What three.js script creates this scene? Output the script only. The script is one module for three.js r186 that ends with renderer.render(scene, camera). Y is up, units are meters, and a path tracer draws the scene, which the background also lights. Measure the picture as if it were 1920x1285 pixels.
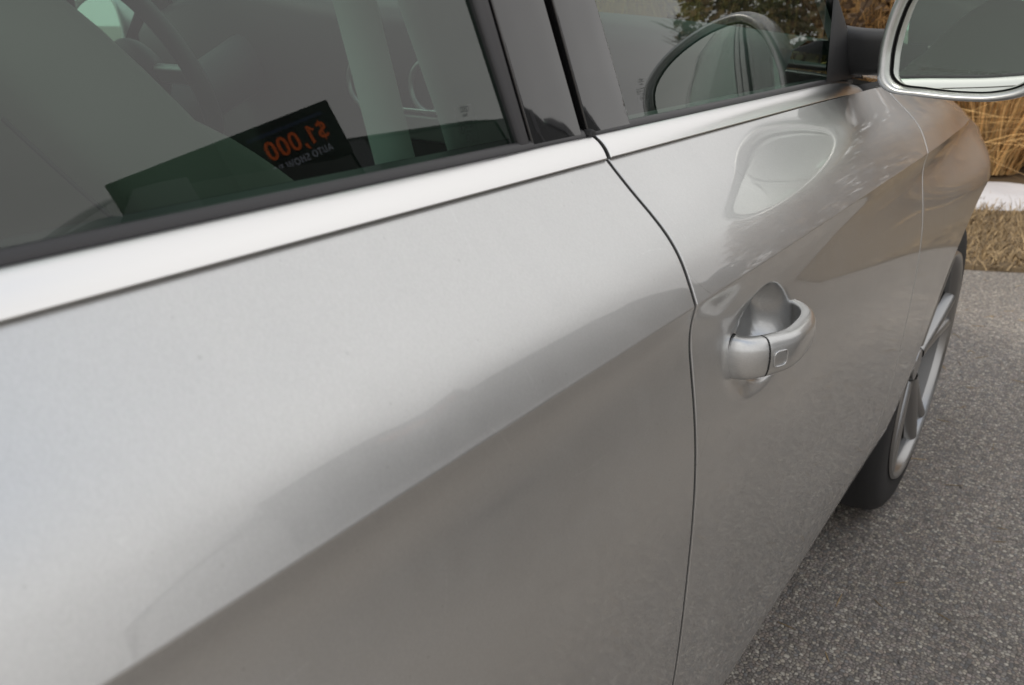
import * as THREE from 'three';
import { mergeGeometries, toCreasedNormals } from 'three/addons/utils/BufferGeometryUtils.js';
import { RoundedBoxGeometry } from 'three/addons/geometries/RoundedBoxGeometry.js';

// ---------------------------------------------------------------- camera, sky, sun, exposure
const scene = new THREE.Scene();
const camera = new THREE.PerspectiveCamera(47.8, 1024 / 685, 0.02, 400);
camera.position.set(0, 1.035, 0);
camera.lookAt(0.729, 1.035 - 0.394, -0.559);
camera.focus = 0.72;
camera.userData.fStop = 11;
scene.add(camera);

const renderer = new THREE.WebGLRenderer({ antialias: true });
renderer.toneMapping = THREE.LinearToneMapping;
renderer.toneMappingExposure = 1.04;
renderer.shadowMap.enabled = true;

const smooth = (a, b, x) => { const t = Math.min(1, Math.max(0, (x - a) / (b - a))); return t * t * (3 - 2 * t); };
const lerp = (a, b, t) => a + (b - a) * t;
function rng(seed) { let s = seed >>> 0; return () => { s = (s + 0x6D2B79F5) >>> 0; let t = s; t = Math.imul(t ^ (t >>> 15), t | 1); t ^= t + Math.imul(t ^ (t >>> 7), t | 61); return ((t ^ (t >>> 14)) >>> 0) / 4294967296; }; }
function hash(i, j, k = 0) { let h = Math.imul(i | 0, 374761393) + Math.imul(j | 0, 668265263) + Math.imul(k | 0, 2147483647 - 58); h = Math.imul(h ^ (h >>> 13), 1274126177); return ((h ^ (h >>> 16)) >>> 0) / 4294967296; }
function noise3(x, y, z) {
  const i = Math.floor(x), j = Math.floor(y), k = Math.floor(z); let u = x - i, v = y - j, w = z - k;
  u = u * u * (3 - 2 * u); v = v * v * (3 - 2 * v); w = w * w * (3 - 2 * w);
  const h = (a, b, c) => hash(i + a, (j + b) + (k + c) * 7919, 11);
  return lerp(lerp(lerp(h(0, 0, 0), h(1, 0, 0), u), lerp(h(0, 1, 0), h(1, 1, 0), u), v), lerp(lerp(h(0, 0, 1), h(1, 0, 1), u), lerp(h(0, 1, 1), h(1, 1, 1), u), v), w);
}
const fbm = (x, y, z, n = 5) => { let s = 0, a = 0.5; for (let k = 0; k < n; k++) { s += a * noise3(x, y, z); x *= 2.03; y *= 2.03; z *= 2.03; a *= 0.5; } return s / (1 - Math.pow(0.5, n)); };

const sunDir = new THREE.Vector3(-0.58, 0.72, -0.36).normalize();
{
  const W = 1024, Hh = 512, data = new Float32Array(W * Hh * 4);
  for (let j = 0; j < Hh; j++) for (let i = 0; i < W; i++) {
    const el = ((j + 0.5) / Hh - 0.5) * Math.PI, az = ((i + 0.5) / W - 0.5) * 2 * Math.PI;
    const e = Math.max(0, Math.sin(el)), c = Math.cos(el);
    const dx = Math.cos(az) * c, dz = Math.sin(az) * c;
    const up = e + 0.22, px = dx / up, pz = dz / up;
    const n = fbm(px * 1.5 + 3.1, 0.4, pz * 1.5 + 1.7, 5);
    const cloud = smooth(0.36, 0.62, n + 0.24 - 0.30 * smooth(0.55, 1.0, e));
    const t = Math.pow(e, 0.6);
    const blue = [lerp(0.90, 0.60, t), lerp(0.92, 0.69, t), lerp(0.96, 0.84, t)];
    const w = 0.98 + 0.30 * (n - 0.5);
    const white = [1.04 * w, 1.02 * w, 1.00 * w];
    const dot = dx * sunDir.x + e * sunDir.y + dz * sunDir.z;
    const glow = 0.9 * Math.pow(Math.max(0, dot), 10);
    for (let k = 0; k < 3; k++) data[(j * W + i) * 4 + k] = lerp(blue[k], white[k], cloud) + glow * [1, 0.95, 0.86][k];
    data[(j * W + i) * 4 + 3] = 1;
  }
  const sky = new THREE.DataTexture(data, W, Hh, THREE.RGBAFormat, THREE.FloatType);
  sky.mapping = THREE.EquirectangularReflectionMapping; sky.magFilter = sky.minFilter = THREE.LinearFilter; sky.wrapS = THREE.RepeatWrapping; sky.needsUpdate = true;
  scene.background = sky; scene.environment = sky;
}
const sun = new THREE.DirectionalLight(new THREE.Color(1, 0.93, 0.82), 1.4);
sun.position.copy(sunDir).multiplyScalar(20); sun.target.position.set(0, 0, 0); scene.add(sun, sun.target);
sun.castShadow = true; sun.shadow.radius = 20; sun.shadow.mapSize.set(2048, 2048);
Object.assign(sun.shadow.camera, { left: -10, right: 10, top: 10, bottom: -10, near: 1, far: 60 });

// ---------------------------------------------------------------- helpers
const taken = new Map();
function numbered(n) { const k = taken.get(n) ?? 0; taken.set(n, k + 1); return k ? `${n}_${String(k).padStart(3, '0')}` : n; }
const origin = new WeakMap();                                     // world position of every group's own zero
function group(name, at = [0, 0, 0], parent = scene) {
  const g = new THREE.Group(); g.name = parent === scene ? numbered(name) : name; parent.add(g);
  const o = parent === scene ? [0, 0, 0] : origin.get(parent);
  g.position.set(at[0] - o[0], at[1] - o[1], at[2] - o[2]); origin.set(g, at); return g;
}
function part(name, geo, mat, parent = scene) {                   // geo is given in world coordinates
  const o = parent === scene ? [0, 0, 0] : origin.get(parent);
  geo.translate(-o[0], -o[1], -o[2]);
  const m = new THREE.Mesh(geo, mat); m.name = parent === scene ? numbered(name) : name; m.castShadow = m.receiveShadow = true;
  origin.set(m, o); parent.add(m); return m;
}
function tag(o, label, category, grp, kind) { if (label) o.userData.label = label; if (category) o.userData.category = category; if (grp) o.userData.group = grp; if (kind) o.userData.kind = kind; return o; }
function grid(nu, nv, fn, closeU = false) {                       // fn(i/nu, j/nv, i, j) -> [x, y, z, u, v]
  const p = [], t = [], idx = [];
  for (let j = 0; j <= nv; j++) for (let i = 0; i <= nu; i++) { const q = fn(i / nu, j / nv, i, j); p.push(q[0], q[1], q[2]); t.push(q[3] ?? q[0], q[4] ?? q[1]); }
  for (let j = 0; j < nv; j++) for (let i = 0; i < nu; i++) { const a = j * (nu + 1) + i, b = a + 1, c = a + nu + 1, d = c + 1; idx.push(a, b, d, a, d, c); }
  const g = new THREE.BufferGeometry();
  g.setAttribute('position', new THREE.Float32BufferAttribute(p, 3)); g.setAttribute('uv', new THREE.Float32BufferAttribute(t, 2)); g.setIndex(idx); g.computeVertexNormals();
  if (closeU) { const n = g.attributes.normal; for (let j = 0; j <= nv; j++) { const a = j * (nu + 1), b = a + nu; const x = n.getX(a) + n.getX(b), y = n.getY(a) + n.getY(b), z = n.getZ(a) + n.getZ(b), l = Math.hypot(x, y, z) || 1; n.setXYZ(a, x / l, y / l, z / l); n.setXYZ(b, x / l, y / l, z / l); } }
  return g;
}
function rbox(w, h, d, r, at, rot = [0, 0, 0]) { const g = new RoundedBoxGeometry(w, h, d, 3, r); g.rotateX(rot[0]); g.rotateY(rot[1]); g.rotateZ(rot[2]); g.translate(...at); return g; }
function tube(pts, r, n = 24, m = 8, closed = false) { return new THREE.TubeGeometry(new THREE.CatmullRomCurve3(pts.map((p) => new THREE.Vector3(...p)), closed, 'centripetal'), n, r, m, closed); }
function taper(pts, rf, n = 24, m = 10) { const c = new THREE.CatmullRomCurve3(pts.map((p) => new THREE.Vector3(...p))), up = new THREE.Vector3(0.3, 1, 0.2).normalize(); return grid(m, n, (u, v) => { const P = c.getPoint(v), T = c.getTangent(v), A = new THREE.Vector3().crossVectors(T, up.clone().set(0, 0, 1)).normalize(), B = new THREE.Vector3().crossVectors(T, A), a = u * 2 * Math.PI, r = rf(v); return [P.x + r * (A.x * Math.cos(a) + B.x * Math.sin(a)), P.y + r * (A.y * Math.cos(a) + B.y * Math.sin(a)), P.z + r * (A.z * Math.cos(a) + B.z * Math.sin(a))]; }, true); }
function merge(list) { return mergeGeometries(list.map((g) => { const q = g.index ? g.toNonIndexed() : g; for (const k of Object.keys(q.attributes)) if (!['position', 'normal', 'uv'].includes(k)) q.deleteAttribute(k); return q; })); }
const ZC = -1.10;                                                 // the silver car's centre plane
function mirrored(g, zc = ZC) {
  const c = g.clone(), p = c.attributes.position, n = c.attributes.normal;
  for (let i = 0; i < p.count; i++) { p.setZ(i, 2 * zc - p.getZ(i)); n.setZ(i, -n.getZ(i)); }
  if (c.index) { const a = c.index.array; for (let i = 0; i < a.length; i += 3) { const t = a[i + 1]; a[i + 1] = a[i + 2]; a[i + 2] = t; } }
  else for (const k of ['position', 'normal', 'uv']) { const at = c.attributes[k], s = at.itemSize, a = at.array; for (let i = 0; i < at.count; i += 3) for (let q = 0; q < s; q++) { const t = a[(i + 1) * s + q]; a[(i + 1) * s + q] = a[(i + 2) * s + q]; a[(i + 2) * s + q] = t; } }
  return c;
}
function table(pts) { return (x) => { if (x <= pts[0][0]) return pts[0][1]; for (let i = 1; i < pts.length; i++) if (x <= pts[i][0]) { const [a, p] = pts[i - 1], [b, q] = pts[i]; return lerp(p, q, (x - a) / (b - a)); } return pts[pts.length - 1][1]; }; }
function softTable(pts) { return (x) => { if (x <= pts[0][0]) return pts[0][1]; for (let i = 1; i < pts.length; i++) if (x <= pts[i][0]) { const [a, p] = pts[i - 1], [b, q] = pts[i]; return lerp(p, q, smooth(0, 1, (x - a) / (b - a))); } return pts[pts.length - 1][1]; }; }

// ---------------------------------------------------------------- textures
function dataTex(size, fn, srgb = true) {
  const d = new Uint8Array(size * size * 4);
  for (let j = 0; j < size; j++) for (let i = 0; i < size; i++) { const c = fn(i, j); const o = (j * size + i) * 4; d[o] = Math.max(0, Math.min(255, c[0])); d[o + 1] = Math.max(0, Math.min(255, c[1])); d[o + 2] = Math.max(0, Math.min(255, c[2])); d[o + 3] = 255; }
  const t = new THREE.DataTexture(d, size, size, THREE.RGBAFormat); t.wrapS = t.wrapT = THREE.RepeatWrapping; t.magFilter = THREE.LinearFilter; t.minFilter = THREE.LinearMipmapLinearFilter; t.generateMipmaps = true;
  if (srgb) t.colorSpace = THREE.SRGBColorSpace; t.needsUpdate = true; return t;
}
function scaled(t, perMetre) { const c = t.clone(); c.repeat.set(perMetre, perMetre); c.needsUpdate = true; return c; }

// asphalt: rounded stones of 4 to 10 mm in a dark binder
const asphaltTile = 2.4;
let asphaltBumpTex;
const asphaltTex = (() => {
  const S = 2048, N = 360, cell = S / N, bump = new Uint8Array(S * S * 4);
  const pal = [[150, 141, 133], [162, 154, 146], [140, 133, 127], [178, 168, 154], [134, 131, 129], [154, 141, 131], [188, 180, 168], [124, 118, 114], [158, 147, 141], [146, 138, 129]];
  const t = dataTex(S, (i, j) => {
    const ci = Math.floor(i / cell), cj = Math.floor(j / cell); let d1 = 9, d2 = 9, who = 0;
    for (let b = -1; b <= 1; b++) for (let a = -1; a <= 1; a++) {
      const gi = (ci + a + N) % N, gj = (cj + b + N) % N;
      const x = ci + a + 0.1 + 0.8 * hash(gi, gj, 1) - i / cell, y = cj + b + 0.1 + 0.8 * hash(gi, gj, 2) - j / cell;
      const d = Math.sqrt(x * x + y * y) * (0.8 + 0.5 * hash(gi, gj, 3));
      if (d < d1) { d2 = d1; d1 = d; who = gi * 1009 + gj; } else if (d < d2) d2 = d;
    }
    const q = pal[Math.floor(hash(who, 5, 4) * pal.length)], v = 0.90 + 0.24 * hash(who, 6, 5);
    const edge = smooth(0.02, 0.26, d2 - d1), h = edge * (0.45 + 0.55 * hash(who, 8, 6));
    const o = (j * S + i) * 4; bump[o] = bump[o + 1] = bump[o + 2] = 255 * h; bump[o + 3] = 255;
    const gr = 0.94 + 0.12 * hash(i, j, 7);
    return [lerp(100, q[0] * v, edge) * gr, lerp(94, q[1] * v, edge) * gr, lerp(89, q[2] * v, edge) * gr];
  });
  asphaltBumpTex = new THREE.DataTexture(bump, S, S, THREE.RGBAFormat); asphaltBumpTex.wrapS = asphaltBumpTex.wrapT = THREE.RepeatWrapping; asphaltBumpTex.magFilter = THREE.LinearFilter; asphaltBumpTex.minFilter = THREE.LinearMipmapLinearFilter; asphaltBumpTex.generateMipmaps = true; asphaltBumpTex.needsUpdate = true;
  return t;
})();
// road dust, specks and dried wipe marks on paint: 1 m tile
const dustSpots = (() => { const r = rng(9), a = []; for (let k = 0; k < 260; k++) a.push([r(), r(), 0.5 + 0.6 * r() * r(), r()]); return a; })();
const paintTex = (() => {
  const S = 1024, f = new Float32Array(S * S).fill(1), r = rng(31);
  for (const [u, v, s, k] of dustSpots) { const cx = u * S, cy = v * S; for (let b = -4; b <= 4; b++) for (let a = -4; a <= 4; a++) { const w = Math.exp(-(a * a + b * b) / (s * s)); const o = ((Math.floor(cy) + b + S) % S) * S + (Math.floor(cx) + a + S) % S; f[o] *= 1 - w * (k > 0.35 ? 0.13 : -0.06); } }
  for (let s = 0; s < 60; s++) { let x = r() * S, y = r() * S; const an = r() * 6.28, len = 12 + r() * 60, k = (r() < 0.3 ? 0.16 : -0.06); for (let q = 0; q < len; q++) { x += Math.cos(an + q * 0.006); y += Math.sin(an + q * 0.006); f[((Math.floor(y) + S) % S) * S + (Math.floor(x) + S) % S] *= 1 - k * r(); } }
  return dataTex(S, (i, j) => { const m = noise3(i / 128, j / 128, 3), g = 0.98 + 0.04 * hash(i, j, 2); const v = 236 * f[j * S + i] * g * (0.985 + 0.03 * m); return [v, v * 0.998, v * 0.992]; });
})();
const paintRough = (() => { const S = 512; return dataTex(S, (i, j) => { const w = (x) => x; const n = 0.5 * noise3(i / 32, j / 64, 5) + 0.5 * noise3(i / 8, j / 10, 6); const v = 205 + 36 * w(n); return [v, v, v]; }, false); })();
const fabricTex = (() => dataTex(256, (i, j) => { const v = 226 + 8 * Math.sin(i * 0.785) * Math.sin(j * 0.785) + 14 * hash(i, j, 3); return [v, v, v]; }))();
const webTex = (() => dataTex(256, (i, j) => { const a = Math.abs(((i + (Math.floor(j / 8) % 2) * 8) % 16) - 8) / 8, b = Math.abs((j % 8) - 4) / 4; const v = 150 + 105 * (1 - Math.max(a * a, b * b * 0.8)); return [v, v, v]; }))();

// ---------------------------------------------------------------- materials
const lin = (r, g, b) => new THREE.Color().setRGB(r, g, b);
const std = (c, roughness = 0.7, metalness = 0, o = {}) => new THREE.MeshStandardMaterial({ color: c, roughness, metalness, ...o });
const phys = (o) => new THREE.MeshPhysicalMaterial(o);
const M = {
  paint: phys({ color: lin(0.69, 0.70, 0.71), metalness: 0.96, roughness: 0.45, clearcoat: 1, clearcoatRoughness: 0.03, map: scaled(paintTex, 1.7), roughnessMap: scaled(paintRough, 1.3) }),
  trim: phys({ color: lin(0.80, 0.80, 0.80), metalness: 1, roughness: 0.28 }),
  chrome: phys({ color: lin(0.8, 0.8, 0.8), metalness: 1, roughness: 0.12 }),
  rubber: std(lin(0.035, 0.034, 0.037), 0.42),
  blackMatte: std(lin(0.018, 0.018, 0.019), 0.6),
  blackGloss: phys({ color: lin(0.012, 0.012, 0.013), roughness: 0.04, ior: 1.62, clearcoat: 0.6, clearcoatRoughness: 0.01 }),
  glass: phys({ color: lin(0.48, 0.64, 0.56), transmission: 1, thickness: 0, roughness: 0, ior: 1.78, metalness: 0 }),
  gap: std(lin(0.010, 0.010, 0.010), 0.8),
  tyre: std(lin(0.016, 0.016, 0.017), 0.75),
  alloy: phys({ color: lin(0.38, 0.38, 0.38), metalness: 1, roughness: 0.30 }),
  barrel: phys({ color: lin(0.22, 0.22, 0.22), metalness: 0.8, roughness: 0.5 }),
  mirrorGlass: phys({ color: lin(0.80, 0.84, 0.80), metalness: 1, roughness: 0.0 }),
  seat: std(lin(0.16, 0.155, 0.135), 0.75),
  darkTrim: std(lin(0.045, 0.045, 0.045), 0.55),
  lightTrim: std(lin(0.34, 0.35, 0.33), 0.8),
  headliner: std(lin(0.45, 0.45, 0.42), 0.9),
  belt: std(lin(0.62, 0.64, 0.60), 0.7, 0, { map: webTex }),
  satin: phys({ color: lin(0.42, 0.42, 0.42), metalness: 1, roughness: 0.38 }),
  carpet: std(lin(0.05, 0.05, 0.05), 0.95),
  greyPaint: phys({ color: lin(0.50, 0.505, 0.52), metalness: 0.7, roughness: 0.42, clearcoat: 1, clearcoatRoughness: 0.03 }),
  suvPaint: phys({ color: lin(0.035, 0.037, 0.045), metalness: 0.3, roughness: 0.4, clearcoat: 1, clearcoatRoughness: 0.03 }),
  darkGlass: phys({ color: lin(0.01, 0.013, 0.012), roughness: 0.02, ior: 1.5 }),
  snow: std(lin(0.66, 0.65, 0.67), 0.9),
};

// ---------------------------------------------------------------- ground
const bedAxis = new THREE.Vector3(1, 0, -0.5).normalize();        // across the planted bed; the lot's edge runs square to it
const bedAlong = new THREE.Vector3(0.5, 0, 1).normalize();
const bedPoint = (s, t, y = 0) => [bedAxis.x * s + bedAlong.x * t, y, bedAxis.z * s + bedAlong.z * t];
{
  const n = 120, ext = (k) => { const q = k * 2 - 1; return Math.sign(q) * (Math.abs(q) * 6 + Math.pow(Math.abs(q), 6) * 190); };
  const g = grid(n, n, (u, v) => { const x = ext(u), z = ext(1 - v); return [x + 1, 0, z, (x + 1) / asphaltTile, z / asphaltTile]; });
  const c = []; const p = g.attributes.position;
  for (let i = 0; i < p.count; i++) { const k = 0.76 + 0.46 * fbm(p.getX(i) * 2.2, 0.2, p.getZ(i) * 2.2, 4); c.push(k, k * 0.995, k * 0.985); }
  g.setAttribute('color', new THREE.Float32BufferAttribute(c, 3));
  const ground = part('asphalt_lot', g, std(lin(0.93, 0.955, 0.975), 0.88, 0, { map: asphaltTex, bumpMap: asphaltBumpTex, bumpScale: 0.0018, vertexColors: true }));
  tag(ground, 'grey brown asphalt of the parking lot with coarse aggregate', 'asphalt', null, 'structure');
}

// ---------------------------------------------------------------- the silver car
const car = group('silver_sedan', [0.1, 0, ZC]);
tag(car, 'silver sedan with gloss black window pillars and bright metal belt trim', 'car');

// cross-section of the side: height y -> distance d of the skin from the camera-side reference plane z = 0
const upTilt = table([[0, 22.5], [0.1, 23.5], [0.27, 27], [0.4, 36], [0.55, 46], [0.68, 50], [0.85, 48], [1, 46]]);
const UPPER = (() => { const a = [[0, 0]]; let d = 0; const n = 200, hh = 0.09; for (let k = 0; k < n; k++) { d += Math.tan(upTilt((k + 0.5) / n) * Math.PI / 180) * hh / n; a.push([(k + 1) / n * hh, d]); } return a; })();
const loTilt = table([[0, -6], [0.004, -10], [0.010, -8], [0.022, 2], [0.038, 10], [0.06, 10.5], [0.09, 8], [0.12, 5], [0.15, 2.6], [0.19, 0.6], [0.25, 0], [0.30, -1.5], [0.36, -3.5], [0.44, -5], [0.49, -9], [0.53, -20], [0.56, -40], [0.59, -66], [0.62, -75]]);
const LOWER = (() => { const a = [[0, 0]]; let d = 0; const n = 640, hh = 0.62; for (let k = 0; k < n; k++) { d -= Math.tan(loTilt((k + 0.5) / n * hh) * Math.PI / 180) * hh / n; a.push([(k + 1) / n * hh, d]); } return a; })();
const upperD = (h) => { const f = Math.max(0, Math.min(0.99999, h / 0.09)) * 200, i = Math.floor(f); return lerp(UPPER[i][1], UPPER[i + 1][1], f - i); };
const lowerD = (h) => { const f = Math.max(0, Math.min(0.99999, h / 0.62)) * 640, i = Math.floor(f); return lerp(LOWER[i][1], LOWER[i + 1][1], f - i); };
const creaseY = softTable([[0.5, 0.851], [1.35, 0.858], [1.65, 0.852], [2.0, 0.80], [2.4, 0.70]]);
const topY = softTable([[1.12, 0.9412], [1.45, 0.926], [1.9, 0.875], [2.45, 0.755]]);
const rearTop = softTable([[-2.3, 0.90], [-1.2, 0.945], [-0.7, 0.9412]]);
const WX = 1.73, RX = -1.19, WR = 0.335, ARCH = 0.398;
function skin(x, y) {                                             // returns z on the right-hand side
  const yc = creaseY(x), top = x > 0 ? topY(x) : rearTop(x), k = (top - yc) / 0.0895;
  let d = y >= yc ? 0.2 + upperD((y - yc) / k) * (0.35 + 0.65 * k) : 0.2 + lowerD(yc - y);
  const hi = smooth(0.77, 0.88, y);
  const bulge = (w) => Math.exp(-Math.pow((x - w) / 0.36, 2)) * smooth(0.30, 0.5, y) * (1 - smooth(0.74, 0.86, y));
  d -= 0.016 * bulge(WX - 0.03) + 0.014 * bulge(RX);
  const nu = Math.max(0, x - 1.15), nl = Math.max(0, x - 1.66);
  d += lerp(0.40 * nl * nl + 0.25 * nl * nl * nl, 0.115 * nu * nu, hi);
  const tu = Math.max(0, -1.1 - x), tl = Math.max(0, -1.5 - x);
  d += lerp(0.35 * tl * tl, 0.10 * tu * tu, hi);
  return -d;
}
// panel between two heights and two ends, with rolled hems of 2 mm at its ends
function sidePanel(x0, x1, opt = {}) {
  const cols = [], step = opt.step ?? 0.012, hem = opt.hem ?? [true, true];
  if (hem[0]) cols.push([x0, 0.014], [x0, 0.0014], [x0 + 0.0002, 0.0005], [x0 + 0.0005, 0.0001]);
  const inner = []; const n = Math.ceil((x1 - x0) / step);
  for (let i = 0; i <= n; i++) { let x = lerp(x0 + (hem[0] ? 0.0011 : 0), x1 - (hem[1] ? 0.0011 : 0), i / n); inner.push(x); }
  if (opt.arch != null) for (const s of [-1, 1]) for (const e of [-0.0006, 0.0006, -0.004, -0.012]) { const x = opt.arch + s * (ARCH + e); if (x > x0 && x < x1) inner.push(x); }
  inner.sort((a, b) => a - b); for (const x of inner) cols.push([x, 0]);
  if (hem[1]) cols.push([x1 - 0.0005, 0.0001], [x1 - 0.0002, 0.0005], [x1, 0.0014], [x1, 0.014]);
  const rowsU = [], rowsL = [];
  for (let k = 0; k <= 34; k++) rowsU.push(Math.pow(k / 34, 1.25));
  const nl = opt.rows ?? 150; for (let k = 1; k <= nl; k++) rowsL.push(Math.pow(k / nl, 1.35));
  const rows = rowsL.length + rowsU.length - 1;
  const g = grid(cols.length - 1, rows, (u, v, i, j) => {
    const [x, inset] = cols[i], yc = creaseY(x), top = x > 0 ? topY(x) : rearTop(x);
    let bot = opt.bottom ?? 0.245;
    if (opt.arch != null) { const q = Math.abs(x - opt.arch); if (q < ARCH) bot = WR + 0.012 + Math.sqrt(ARCH * ARCH - q * q); }
    let y; if (j < rowsU.length) y = lerp(top, yc, 1 - rowsU[rowsU.length - 1 - j]); else y = lerp(yc, bot, rowsL[j - rowsU.length]);
    let z = skin(x, y) - inset; if (opt.dish) z -= opt.dish(x, y);
    return [x, y, z, x, y];
  });
  return g;
}
const dish = (x, y) => 0.0045 * smooth(1, 0.62, Math.hypot((x - 0.592) / 0.080, (y - 0.782) / 0.045)) + 0.024 * smooth(1, 0.66, Math.hypot((x - 0.609) / 0.055, (y - 0.7865) / 0.0415));
const rearDoor = part('rear_door', sidePanel(-0.452, 0.4644, { step: 0.0075, dish: (x, y) => 0.0007 * Math.exp(-Math.pow((x - 0.207) / 0.026, 2) - Math.pow((y - 0.884) / 0.013, 2)) }), M.paint, car);
const frontDoor = part('front_door', sidePanel(0.4686, 1.1885, { step: 0.0042, dish, rows: 190 }), M.paint, car);
const fender = part('front_fender', sidePanel(1.1920, 2.30, { arch: WX, hem: [true, false], step: 0.010 }), M.paint, car);
part('rear_quarter_panel', sidePanel(-2.15, -0.4556, { arch: RX, hem: [false, true] }), M.paint, car);
for (const [n, src] of [['rear_door', rearDoor], ['front_door', frontDoor], ['front_fender', fender], ['rear_quarter_panel', car.children[3]]]) {
  const g = src.geometry.clone().translate(0.1, 0, ZC); part(n, mirrored(g), M.paint, car);
}
// dark door structure behind the gaps and under the trims, both sides
for (const s of [0, 1]) {
  const g = grid(150, 20, (u, v) => { const x = lerp(-0.6, 1.35, u), y = lerp(0.945, 0.30, v); return [x, y, skin(x, y) - 0.016 - 0.05 * smooth(0.49, 0.51, x) * (1 - smooth(1.10, 1.15, x))]; });
  part('door_jamb', s ? mirrored(g) : g, M.gap, car);
}
part('door_gap_seal', grid(1, 60, (u, v) => { const y = lerp(0.941, 0.28, v), x = lerp(0.4640, 0.4690, u); return [x, y, skin(x, y) - 0.0018]; }), M.gap, car);
// wheel arch lips and liners
function archGeo(w) {
  const lip = grid(60, 4, (u, v) => { const a = Math.PI * (1.10 - 1.10 * u), x = w + ARCH * Math.cos(a), y = WR + 0.012 + ARCH * Math.sin(a); const z = skin(x, Math.max(0.27, y)); const k = [[0, 0], [0.0015, -0.0004], [0.0025, -0.0016], [0.0025, -0.003], [0.002, -0.006]][Math.round(v * 4)]; return [w + (ARCH - k[0]) * Math.cos(a), WR + 0.012 + (ARCH - k[0]) * Math.sin(a), z + k[1]]; });
  return lip;
}
const linerGeo = (w) => grid(30, 2, (u, v) => { const a = Math.PI * (1.15 - 1.12 * u); const x = w + (ARCH + 0.004) * Math.cos(a), y = WR + 0.012 + (ARCH + 0.004) * Math.sin(a); return [x, y, lerp(skin(x, Math.max(0.30, y)) - 0.005, -0.52, v)]; });
for (const w of [WX, RX]) { const a = archGeo(w); part('wheel_arch_lip', a.clone(), M.paint, car); part('wheel_arch_lip', mirrored(a), M.paint, car); const l = linerGeo(w); part('wheel_arch_liner', l.clone(), M.blackMatte, car); part('wheel_arch_liner', mirrored(l), M.blackMatte, car); }

// belt trims: a convex bright strip with closed ends, and the rubber seal above it
const trimSection = (() => {                                      // [y, d] round the strip, outer face first
  const a = [[0.9418, 0.2790], [0.9416, 0.2748], [0.9421, 0.2730]]; let y = 0.9421, d = 0.2730; const n = 16;
  for (let k = 0; k < n; k++) { const th = lerp(24, 66, Math.pow((k + 0.5) / n, 1.15)) * Math.PI / 180, ds = 0.0196 / n; y += Math.cos(th) * ds; d += Math.sin(th) * ds; a.push([y, d]); }
  a.push([y + 0.0001, d + 0.0014], [y - 0.001, d + 0.004]); return a;
})();
const beltShift = (x) => -Math.max(0, x - 0.95) * Math.max(0, x - 0.95) * 0.35;
function strip(section, x0, x1, round = 0.001) {
  const cols = [[x0, 0.004], [x0, 0.0009], [x0 + 0.0003, 0.0003]]; const n = Math.ceil((x1 - x0) / 0.03); for (let i = 0; i <= n; i++) cols.push([lerp(x0 + round, x1 - round, i / n), 0]); cols.push([x1 - 0.0003, 0.0003], [x1, 0.0009], [x1, 0.004]);
  return grid(cols.length - 1, section.length - 1, (u, v, i, j) => { const [x, ins] = cols[i], [y, d] = section[section.length - 1 - j]; return [x, y + beltShift(x) - ins * 0.6, -d + beltShift(x) * 0.6 - ins * 0.8]; });
}
const sealSection = [[0.9535, 0.2915], [0.9556, 0.2886], [0.9568, 0.2882], [0.9590, 0.2896], [0.9606, 0.2912], [0.9608, 0.2926], [0.9596, 0.2960]];
for (const [x0, x1] of [[-0.60, 0.4636], [0.4690, 1.20]]) for (const s of [0, 1]) {
  const t = strip(trimSection, x0, x1); part('belt_trim', s ? mirrored(t) : t, M.trim, car);
  const q = strip(sealSection, x0 - (x0 > 0 ? 0.0005 : 0), x1 - (x0 > 0 ? 0.09 : 0.004)); part('window_seal', s ? mirrored(q) : q, M.rubber, car);
}
part('seal_end_cap', rbox(0.008, 0.006, 0.008, 0.002, [0.4663, 0.9572, -0.2905], [0, 0.2, -0.3]), M.blackMatte, car);

// side glass and pillars: lean in 12 degrees, then curve on towards the roof
const glassZ = (y, off = 0) => -0.2935 - (y - 0.96) * Math.tan(12 * Math.PI / 180) - 1.15 * Math.pow(Math.max(0, y - 1.08), 2) + off;
const aPillarX = (y) => 1.140 - (y - 0.955) * 0.98;               // front edge of the door window
const cPillarX = (y) => -0.62 + (y - 0.955) * 0.55;
const pane = (xa, xb, y0, y1, off = 0, nx = 24, ny = 24) => grid(nx, ny, (u, v) => { const y = lerp(y0, y1, 1 - v), x = lerp(xa(y), xb(y), u); return [x, y, glassZ(y, off)]; });
const cst = (c, k = 0) => (y) => c - k * (y - 0.96);
const rearGlass = pane(cPillarX, cst(0.3866, 0.26), 0.9560, 1.385);
const frontGlass = pane(cst(0.520, 0.32), aPillarX, 0.9560, 1.385);
for (const s of [0, 1]) {
  part('rear_window', s ? mirrored(rearGlass) : rearGlass.clone(), M.glass, car);
  part('front_window', s ? mirrored(frontGlass) : frontGlass.clone(), M.glass, car);
}
function slab(xa, xb, y0, y1, off, depth, r = 0.0016) {           // a thin pillar cover with rounded edges
  const k = [[0, depth], [0, r], [0.0004, r * 0.35], [r, 0]]; const cols = [...k.map(([a, b]) => [0, a, b]), [1 / 3, 0, 0], [2 / 3, 0, 0], ...k.slice().reverse().map(([a, b]) => [1, -a, b])];
  return grid(cols.length - 1, 30, (u, v, i) => { const y = lerp(y1, y0, v), [f, dx, dep] = cols[i]; return [lerp(xa(y), xb(y), f) + dx, y, glassZ(y, off - dep)]; });
}
const rubberStrip = slab(cst(0.3858, 0.26), cst(0.3968, 0.22), 0.957, 1.385, 0.0035, 0.006);
const pillarRear = slab(cst(0.3984, 0.22), cst(0.4552, 0.26), 0.957, 1.385, 0.0040, 0.010);
const pillarFront = slab(cst(0.4632, 0.25), cst(0.5214, 0.32), 0.957, 1.385, 0.0040, 0.010);
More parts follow.
